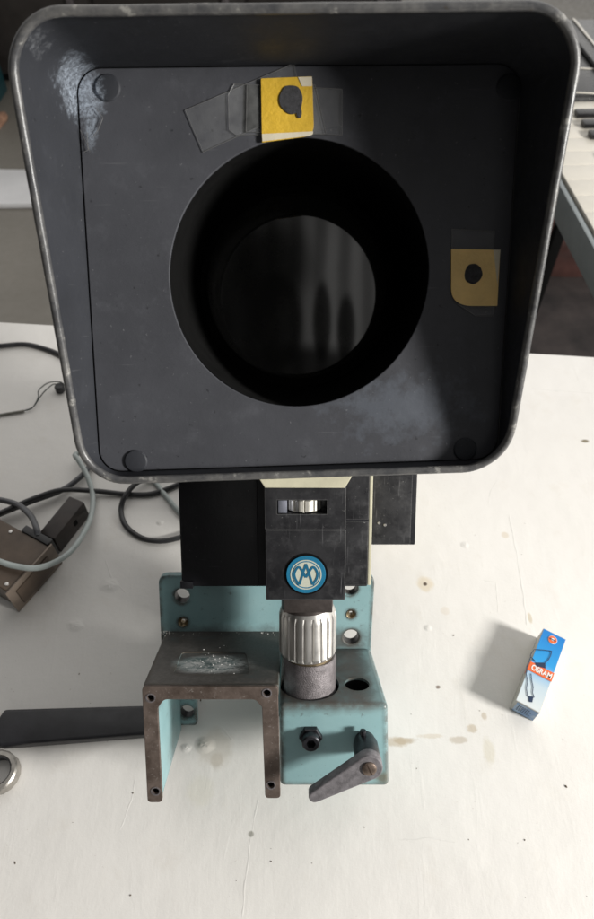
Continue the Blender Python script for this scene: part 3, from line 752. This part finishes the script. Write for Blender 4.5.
me.transform(Matrix.Translation((.0006, (by0 + by1) / 2, zf + .0005)) @ Matrix.Diagonal((.0182 / w, .0056 / hh, 1, 1)) @ Matrix.Translation((-mx, -my, 0)))
finish('brand_lettering', me, M['white'], carton)
ccx, ccy = cf(368, 200)
flat('round_mark', [circ(ccx, ccy, .0041, 40)], M['white'], zf + .00005)
flat('round_mark', [circ(ccx, ccy, .0037, 40)], M['orange'], zf + .0003)
flat('round_mark', [circ(ccx, ccy + .0003, .0017, 5)], M['white'], zf + .0005)
flat('round_mark', [[(ccx - .0030, ccy - .0004), (ccx + .0030, ccy - .0004), (ccx + .0030, ccy + .0004), (ccx - .0030, ccy + .0004)]], M['navy'], zf + .0007)
def line(pts, wd, name='lamp_drawing'):
    bm = bmesh.new(); P = [Vector((*cf(*p), zf + .00045)) for p in pts]; tube_bm(bm, P, wd, 6, False, .3); return frombm(name, bm, M['navy'], carton)
line([(228, 290), (300, 289), (366, 292)], .0004); line([(366, 292), (362, 325), (348, 358), (325, 388)], .0004); line([(208, 352), (228, 366), (246, 384)], .0004); line([(228, 290), (205, 335), (208, 352)], .0003)
flat('lamp_drawing', [[cf(245, 392), cf(325, 388), cf(330, 432), cf(252, 418)][::-1]], M['navy'], zf + .0003)
line([(208, 352), (186, 430), (184, 480), (202, 540), (198, 590), (212, 650)], .00038); line([(222, 480), (232, 530), (248, 580), (246, 620), (262, 655)], .00038)
line([(212, 650), (262, 655)], .0004); flat('lamp_drawing', [[cf(222, 655), cf(256, 655), cf(252, 692), cf(226, 690)][::-1]], M['navy'], zf + .0003)

# ------------------------------------------------------------------ handle and metal collar at the left
q = [T(4, 709, .012), T(143, 705, .012), T(172, 712, .012), T(168, 734, .012), T(139, 735, .012), T(0, 746, .012), T(-8, 744, .012), T(-5, 722, .012)]
bm = bmesh.new(); hull_prism(bm, [(v.x, v.y) for v in q][::-1], .0002, .012, .003, 3); o = frombm('lever_handle', bm, M['handle'], None)
tag(o, 'long flat black handle lying on the table left of the teal bracket', 'handle')
cc = T(-2, 772, .008); rt = thing('metal_collar', 'bright faceted metal collar with dark bore at the left edge of the table', 'collar', (cc.x, cc.y, 0))
bm = bmesh.new(); lathe(bm, [(.0118, .0015), (.0125, 0), (.0155, 0), (.0168, .0015), (.0168, .0115), (.0155, .013), (.0125, .013), (.0118, .0115)], (0, 0, 0), 'Z', 16)
t_ = bmesh.new(); frombm('collar_ring', bm, plain('worn_nickel', (.40, .38, .35), .42, .9, .25, 120, .2), rt, 24)
bm = bmesh.new(); lathe(bm, [(.0119, .002), (.0119, .0112), (.0108, .0112), (.0108, .002)], (0, 0, 0), 'Z', 40); bmesh.ops.create_cube(bm, size=.0001); frombm('dark_lining', bm, M['rubber'], rt)  # inside of the collar, black against the metal ring
t_.free()

# ------------------------------------------------------------------ cables
def cable(name, pts, r, mat, label, z=None, extra=None):
    P = [T(x, y, (zz if zz is not None else r)) for x, y, zz in [(p + (None,))[:3] for p in pts]]
    o = tube(name, P, r, mat, None); return tag(o, label, 'cable')
cable('black_cable', [(-30, 348), (0, 346), (25, 344.5), (45, 349), (62, 356), (90, 372), (130, 400)], .0033, M['rubber'], 'black cable near the far left edge of the table, running behind the hood')
w = thing('switch_lead', 'thin grey lead ending in two dark wires beside the hood', 'cable', T(20, 410))
def wire(name, pts, r, mat):
    P = [T(x, y, zz) - w.location for x, y, zz in pts]; return tube(name, P, r, mat, w)
wire('grey_sheath', [(-30, 421, .002), (0, 415, .002), (24, 411, .002)], .0017, M['dark_grey_cable'])
wire('strand', [(23, 411, .002), (32, 408, .003), (38, 398, .006), (39, 390, .01), (48, 383, .012), (60, 382, .012), (68, 388, .008)], .0007, M['wire'])
wire('strand', [(23, 411, .002), (33, 407, .003), (40, 397, .005), (46, 390, .008), (55, 384, .008), (64, 390, .006)], .0007, M['wire'])
bm = bmesh.new(); lathe(bm, [(0, 0), (.0045, 0), (.0062, .0015), (.0062, .008), (.005, .0098), (0, .0102)], T(61, 391), 'Z', 28); o = frombm('rubber_foot', bm, M['rubber'], None); tag(o, 'small round black rubber plug on the table beside the left hood wall', 'plug')
cable('pale_grey_cable', [(-40, 545, .03), (-12, 557, .042), (15, 566, .044), (42, 567, .040), (70, 552, .028), (88, 524, .014), (93, 500, .0065), (88, 478, .010), (79, 461, .012), (75, 455, .012), (82, 453, .010), (96, 456, .006), (125, 465, .0028), (150, 478, .0028), (165, 495, .0028), (182, 515, .0028), (200, 530, .0028)], .0029, M['grey_cable'], 'pale grey cable looping over the brown metal box and back under the hood')
cable('dark_grey_cable', [(-30, 525), (0, 514, .008), (30, 502, .008), (60, 491, .006), (78, 479, .006), (90, 466, .006), (110, 440, .006)], .0031, plain('grey_black_sheath', (.075, .077, .085), .32), 'thick dark grey cable rising from the left edge to the hood corner')
cable('looping_black_cable', [(-20, 522, .0145), (5, 511, .0145), (35, 498, .0135), (62, 490, .0125), (95, 491, .006), (125, 494, .0028), (150, 494, .0028), (172, 487, .0028), (190, 478, .0028)], .0028, M['rubber'], 'black cable running from the left edge to the black body of the projector')
cable('coiled_black_cable', [(170, 470, .0028), (140, 481, .0085), (126, 495, .0085), (121, 510, .0028), (126, 526, .0028), (142, 538, .0028), (162, 541, .0028), (185, 536, .0028), (205, 528, .0028)], .0029, M['rubber'], 'short black cable bent in a half loop beside the black body')
cable('stub_cable', [(-20, 498, .012), (0, 500, .014), (18, 505, .020), (30, 515, .030), (36, 527, .038), (38, 536, .036)], .0032, bpy.data.materials['grey_black_sheath'], 'short dark grey cable arching into the back edge of the brown metal box')
# ------------------------------------------------------------------ brown metal box and dark bar
ZT = .036
fr = T(49, 546, ZT); nrp = T(7, 592, ZT); da = (nrp - fr).normalized(); db = Vector((da.y, -da.x, 0))
if db.x > 0: db = -db
Ln = (nrp - fr).length
bx = thing('brown_metal_box', 'brown metal box with rounded pale edge at the left edge of the table', 'box', (fr.x, fr.y, 0))
def bq(a_, b_): v = da * a_ + db * b_; return (v.x, v.y)
bm = bmesh.new(); hull_prism(bm, [bq(0, 0), bq(Ln, 0), bq(Ln, .11), bq(0, .11)], .003, ZT, .002, 3); cs_ = frombm('case', bm, M['brown'], bx)
bm = bmesh.new(); hull_prism(bm, [bq(-.003, -.0022), bq(Ln + .003, -.0022), bq(Ln + .003, -.0001), bq(-.003, -.0001)], .0, ZT + .0012, .0009, 2); frombm('side_plate', bm, M['brownedge'], bx)
bm = bmesh.new(); hull_prism(bm, [bq(.008, -.0040), bq(Ln - .006, -.0040), bq(Ln - .006, -.0021), bq(.008, -.0021)], .006, ZT - .006, .0009, 2); frombm('side_boss', bm, M['brown'], bx)
bm = bmesh.new(); hull_prism(bm, [bq(.0005, .001), bq(-.007, .001), bq(-.007, .036), bq(.0005, .036)], .012, ZT + .002, .001, 2); frombm('terminal_strip', bm, M['rubber'], bx)
for (a_, b_) in ((Ln - .006, .006), (.006, .045)):
    x_, y_ = bq(a_, b_); bm = bmesh.new(); lathe(bm, [(0, ZT + .0012), (.0018, ZT + .001), (.0022, ZT - .0002)], (x_, y_, 0), 'Z', 20); frombm('screw', bm, M['steel'], bx)
e0 = T(47, 536, .026); e1 = T(77, 499, .026); dd = (e1 - e0).normalized(); ll = (e1 - e0).length; dn = Vector((dd.y, -dd.x, 0))
bar = thing('dark_brown_bar', 'dark brown rectangular bar lying behind the brown metal box', 'bar', (e0.x, e0.y, 0))
def eq(a_, b_): v = dd * a_ + dn * b_; return (v.x, v.y)
bm = bmesh.new(); hull_prism(bm, [eq(.0, -.010), eq(ll, -.010), eq(ll, .009), eq(.0, .009)], 0, .026, .0015, 2); frombm('bar_body', bm, M['dbrown'], bar)
bm = bmesh.new(); hull_prism(bm, [eq(ll * .55, .0088), eq(ll * .65, .0088), eq(ll * .65, .0094), eq(ll * .55, .0094)], .010, .017, 0); frombm('slot', bm, M['void'], bar)

# ------------------------------------------------------------------ what lies beyond the table
ZF = -.72
t = NT('floor_lino'); n1 = t.noise(2.2, 5); n2 = t.noise(40, 6)
t.base(t.mix(t.ramp(n1, .3, .7), (.150, .138, .118), (.205, .19, .165))); t.rough(t.ramp(n2, .3, .7, .45, .7)); t.bump(n2, .2, .002)
bm = bmesh.new(); v = [bm.verts.new(p) for p in ((-12, -6, ZF), (12, -6, ZF), (12, 14, ZF), (-12, 14, ZF))]; bm.faces.new(v)
o = frombm('floor', bm, t.m, None, None); o['kind'] = 'structure'
# cabinet standing behind at left
p = T(0, 88, ZF); darkwood = plain('dark_cabinet', (.028, .024, .022), .5, 0, .3, 12, .2)
cab = thing('dark_cabinet', 'dark low cabinet standing on the floor behind the table', 'cabinet', (0, p.y + .3, ZF))
bm = bmesh.new(); bbox(bm, -2.2, .45, -.25, .25, 0.04, .62, .004); frombm('carcass', bm, darkwood, cab)
for i in range(4):
    bm = bmesh.new(); bbox(bm, -2.19 + i * .66, -1.55 + i * .66, -.268, -.252, .06, .60, .004); d_ = frombm('door', bm, darkwood, cab)
    bm = bmesh.new(); bbox(bm, -1.64 + i * .66, -1.61 + i * .66, -.29, -.269, .3, .42, .003); frombm('handle', bm, M['dull'], d_)
bm = bmesh.new(); bbox(bm, -2.15, .40, -.22, .22, 0, .038, 0); frombm('plinth', bm, M['void'], cab)
# white board on floor
a_ = T(-120, 172, ZF); b_ = T(45, 174, ZF); c_ = T(45, 208, ZF); d_ = T(-120, 210, ZF)
bm = bmesh.new(); hull_prism(bm, [(a_.x, a_.y), (b_.x, b_.y), (c_.x, c_.y), (d_.x, d_.y)][::-1], ZF + .0, ZF + .018, .003)
o = frombm('white_board', bm, plain('white_board_paint', (.62, .62, .63), .5, 0, .08, 8), None); tag(o, 'white board lying on the brown floor beyond the left end of the table', 'board')
# teal box and orange cloth by the cabinet
c_ = T(-12, 70, ZF + .05)
bm = bmesh.new(); bbox(bm, c_.x - .12, c_.x + .10, p.y - .20, p.y - .02, ZF, ZF + .12, .006)
o = frombm('storage_tub', bm, plain('tub_teal', (.012, .055, .065), .4), None)
k = bmesh.new(); bbox(k, c_.x - .108, c_.x + .088, p.y - .19, p.y - .03, ZF + .01, ZF + .2, 0); cutout(o, [k]); tag(o, 'dark teal open storage tub on the floor in front of the cabinet', 'tub')
c_ = T(-4, 122, ZF)
bm = bmesh.new(); bmesh.ops.create_icosphere(bm, subdivisions=4, radius=.06)
for v in bm.verts: v.co = Vector((c_.x, c_.y, ZF)) + Vector((v.co.x * .8, v.co.y * 1.2, max(0, v.co.z) * .5)) * (1 + .35 * noise.noise(v.co * 30))
o = frombm('crumpled_rag', bm, plain('rag_salmon', (.30, .17, .11), .9), None, 60); tag(o, 'crumpled salmon coloured rag on the floor at the left edge', 'rag')
# ---- keyboard beyond the right end
ZK = .02
k0 = T(563, 165, ZK); k1 = T(594, 219, ZK); kd = (k1 - k0).normalized(); kn = Vector((-kd.y, kd.x, 0))
if kn.x < 0: kn = -kn
kb = thing('electric_piano', 'electric piano with white and black keys and grey case beyond the table at right', 'piano', (k0.x, k0.y, ZK))
def kq(a_, b_): v = kd * a_ + kn * b_; return (v.x, v.y)      # relative to the piano's own origin
def kprism(name, a0, a1, b0, b1, z0, z1, mat, par, bev=.001):
    bm = bmesh.new(); q_ = [kq(a0, b0), kq(a1, b0), kq(a1, b1), kq(a0, b1)]; hull_prism(bm, q_, z0, z1, bev); return frombm(name, bm, mat, par)
ivory = plain('piano_ivory', (.74, .70, .62), .35, 0, .05, 20); ebony = plain('piano_black', (.012, .012, .013), .3); kgrey = plain('piano_grey', (.24, .27, .28), .45, 0, .1, 20)
kc = kprism('key_bed', -.62, .42, -.012, .34, -.055, -.012, kgrey, kb, .003)
kprism('front_rail', -.62, .42, -.022, -.012, -.056, -.004, kgrey, kc, .003)
kprism('back_panel', -.62, .42, .17, .34, -.012, .02, ebony, kc, .003)
kprism('back_trim', -.62, .42, .196, .202, .0202, .0225, ivory, kc, .0008); kprism('back_trim', -.62, .42, .25, .256, .0202, .0225, ivory, kc, .0008)
# find where the three black keys of the photo start
s0 = T(576, 112, ZK + .008) - k0; a0 = s0.dot(kd); b0 = s0.dot(kn)
s1 = T(588, 133, ZK + .008) - k0; pitch = (s1.dot(kd) - a0) / 2
wk = pitch * 7 / 6.0
i0 = int(.6 / wk)
i_first = math.floor((a0 - pitch * .6) / wk)
for i in range(i_first, int(.38 / wk)):
    kprism('white_key', i * wk + .0005, (i + 1) * wk - .0005, -.009, .168, -.010, 0, ivory, kb, .001)
kprism('end_block', -.62, i_first * wk - .001, -.010, .168, -.011, .012, ebony, kc, .003)
for (y0_, y1_) in ((66, 70), (91, 94)):
    g0 = T(545, y0_, ZK + .0125) - k0; g1 = T(640, y1_ + 2, ZK + .0125) - k0
    bm = bmesh.new(); tube_bm(bm, [g0 + k0 - kb.location, (g0 + g1) / 2 + k0 - kb.location, g1 + k0 - kb.location], .0016, 6); frombm('trim_strip', bm, ivory, kc)
for j in range(0, 14):
    if j % 6 in (3,): continue
    if not (-.55 < a0 + j * pitch < .37): continue
    kprism('black_key', a0 + j * pitch - pitch * .27, a0 + j * pitch + pitch * .27, b0, .167, .0005, .010, ebony, kb, .0038)
for a_, b_ in ((-.5, .05), (-.5, .28), (.36, .05), (.36, .28)):
    x_, y_ = kq(a_, b_); bm = bmesh.new(); bbox(bm, x_ - .015, x_ + .015, y_ - .015, y_ + .015, ZF - ZK, -.076, .002); frombm('leg', bm, M['void'], kb)
# dark things under the piano
q_ = T(575, 290, ZF); red = plain('dark_red_cloth', (.05, .018, .014), .9, 0, .4, 14); 
bm = bmesh.new(); bmesh.ops.create_icosphere(bm, subdivisions=5, radius=1)
for v in bm.verts:
    c_ = v.co.copy(); v.co = Vector((q_.x + c_.x * .5, q_.y + .45 + c_.y * .4, ZF + max(0, c_.z + .2) * .30)) + Vector((0, 0, 1)) * .05 * noise.noise(c_ * 3.5)
    v.co.z = max(v.co.z, ZF)
o = frombm('dark_red_bag', bm, red, None, 70); tag(o, 'dark reddish cloth bag slumped on the floor below the piano', 'bag')
t = NT('dark_rug'); n1 = t.noise(7, 6); t.base(t.mix(t.ramp(n1, .35, .65), (.012, .009, .009), (.045, .035, .033))); t.rough(.85)
bm = bmesh.new(); bbox(bm, .02, 2.6, .3, 3.2, ZF, ZF + .012, .004); o = frombm('dark_rug', bm, t.m, None); tag(o, 'dark brown rug on the floor behind the table at right', 'rug')

# ------------------------------------------------------------------ light: a low window at the right, dim world all round, shaped by direction with added glows
Ld = Vector((.0495, -.0215, .0235)).normalized()
li = bpy.data.lights.new('window_light', 'AREA'); li.shape = 'RECTANGLE'; li.size = .42; li.size_y = .42; li.energy = 113; li.color = (1, .975, .93)
lo = bpy.data.objects.new('window_light', li); COL.objects.link(lo); tgt = Vector((.05, .25, .1)); lo.location = tgt + Ld * 2.6
lo.rotation_euler = (-Ld).to_track_quat('-Z', 'Y').to_euler()
W = bpy.data.worlds.new('World'); scene.world = W; W.use_nodes = True
nt = W.node_tree; bg = nt.nodes['Background']; tc = nt.nodes.new('ShaderNodeTexCoord'); sp = nt.nodes.new('ShaderNodeSeparateXYZ'); nt.links.new(tc.outputs['Generated'], sp.inputs[0])
mr = nt.nodes.new('ShaderNodeMapRange'); mr.inputs['From Min'].default_value = -.8; mr.inputs['From Max'].default_value = .9; mr.inputs['To Min'].default_value = .10; mr.inputs['To Max'].default_value = 1.4; mr.interpolation_type = 'SMOOTHSTEP'
nt.links.new(sp.outputs[0], mr.inputs['Value'])
nz = nt.nodes.new('ShaderNodeTexNoise'); nz.inputs['Scale'].default_value = 2.2; nz.inputs['Detail'].default_value = 2; nt.links.new(tc.outputs['Generated'], nz.inputs['Vector'])
m2 = nt.nodes.new('ShaderNodeMapRange'); m2.inputs['From Min'].default_value = .35; m2.inputs['From Max'].default_value = .65; m2.inputs['To Min'].default_value = .6; m2.inputs['To Max'].default_value = 1.3; nt.links.new(nz.outputs['Fac'], m2.inputs['Value'])
mm = nt.nodes.new('ShaderNodeMath'); mm.operation = 'MULTIPLY'; nt.links.new(mr.outputs[0], mm.inputs[0]); nt.links.new(m2.outputs[0], mm.inputs[1])
m3 = nt.nodes.new('ShaderNodeMath'); m3.operation = 'MULTIPLY'; m3.inputs[1].default_value = .52; nt.links.new(mm.outputs[0], m3.inputs[0])
def node_ramp(src, a, b, c, d):
    m_ = nt.nodes.new('ShaderNodeMapRange'); m_.interpolation_type = 'SMOOTHSTEP'
    for k_, v_ in zip(('From Min', 'From Max', 'To Min', 'To Max'), (a, b, c, d)): m_.inputs[k_].default_value = v_
    nt.links.new(src, m_.inputs['Value']); return m_.outputs[0]
def node_math(op, a, b):
    m_ = nt.nodes.new('ShaderNodeMath'); m_.operation = op
    for k_, v_ in enumerate((a, b)):
        if isinstance(v_, (int, float)): m_.inputs[k_].default_value = v_
        else: nt.links.new(v_, m_.inputs[k_])
    return m_.outputs[0]
dp = nt.nodes.new('ShaderNodeVectorMath'); dp.operation = 'DOT_PRODUCT'; nt.links.new(tc.outputs['Generated'], dp.inputs[0]); dp.inputs[1].default_value = (-.15, -.80, .58)
lobe = node_ramp(dp.outputs['Value'], .05, .70, 1.0, .05)  # darkens the part of the world the hood faces, keeping its panel dim
far = node_math('MULTIPLY', node_ramp(sp.outputs[1], .0, .6, 0, 1.15), node_ramp(sp.outputs[2], -.1, .1, 0, 1))  # added glow from beyond the table, brightens the tabletop but not the panel
# pale curtain folds painted into the world light for the screen glass to mirror
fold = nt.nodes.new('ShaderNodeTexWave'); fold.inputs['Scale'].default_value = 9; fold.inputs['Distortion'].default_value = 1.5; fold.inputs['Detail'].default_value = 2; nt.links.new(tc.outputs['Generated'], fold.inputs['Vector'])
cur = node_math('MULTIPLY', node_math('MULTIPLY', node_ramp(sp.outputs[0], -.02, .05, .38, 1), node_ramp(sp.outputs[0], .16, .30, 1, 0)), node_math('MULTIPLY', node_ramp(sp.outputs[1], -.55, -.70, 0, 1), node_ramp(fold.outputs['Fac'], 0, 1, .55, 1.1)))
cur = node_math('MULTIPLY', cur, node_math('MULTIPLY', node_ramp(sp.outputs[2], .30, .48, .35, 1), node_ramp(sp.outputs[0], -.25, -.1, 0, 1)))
# dark ovals painted into the world light as a figure, phone and fingers
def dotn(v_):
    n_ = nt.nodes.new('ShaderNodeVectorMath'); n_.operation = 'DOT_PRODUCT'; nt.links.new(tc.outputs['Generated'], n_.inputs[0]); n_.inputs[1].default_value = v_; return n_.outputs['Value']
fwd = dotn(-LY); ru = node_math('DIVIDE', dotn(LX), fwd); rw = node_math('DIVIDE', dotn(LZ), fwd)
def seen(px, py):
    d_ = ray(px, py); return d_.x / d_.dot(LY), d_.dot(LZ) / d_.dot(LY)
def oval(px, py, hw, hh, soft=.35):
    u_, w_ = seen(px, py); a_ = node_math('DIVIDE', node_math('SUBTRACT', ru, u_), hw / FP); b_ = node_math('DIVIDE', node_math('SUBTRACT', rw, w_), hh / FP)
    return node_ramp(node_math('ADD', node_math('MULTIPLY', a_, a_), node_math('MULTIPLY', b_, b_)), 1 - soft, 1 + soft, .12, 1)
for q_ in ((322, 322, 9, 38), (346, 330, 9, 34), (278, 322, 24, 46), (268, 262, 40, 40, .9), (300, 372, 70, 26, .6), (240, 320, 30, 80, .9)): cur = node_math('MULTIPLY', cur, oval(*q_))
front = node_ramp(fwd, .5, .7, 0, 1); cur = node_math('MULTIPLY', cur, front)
tot = node_math('MULTIPLY', node_math('ADD', node_math('ADD', node_math('MULTIPLY', mm.outputs[0], lobe), node_math('ADD', far, node_math('MULTIPLY', cur, 1.8))), node_ramp(sp.outputs[2], .72, .98, 0, .55)), .56)  # last ramp is an added overhead glow for the table
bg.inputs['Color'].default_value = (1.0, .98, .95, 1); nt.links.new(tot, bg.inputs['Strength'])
scene.view_settings.view_transform = 'Standard'; scene.view_settings.look = 'None'; scene.view_settings.gamma = 1; scene.view_settings.exposure = 0
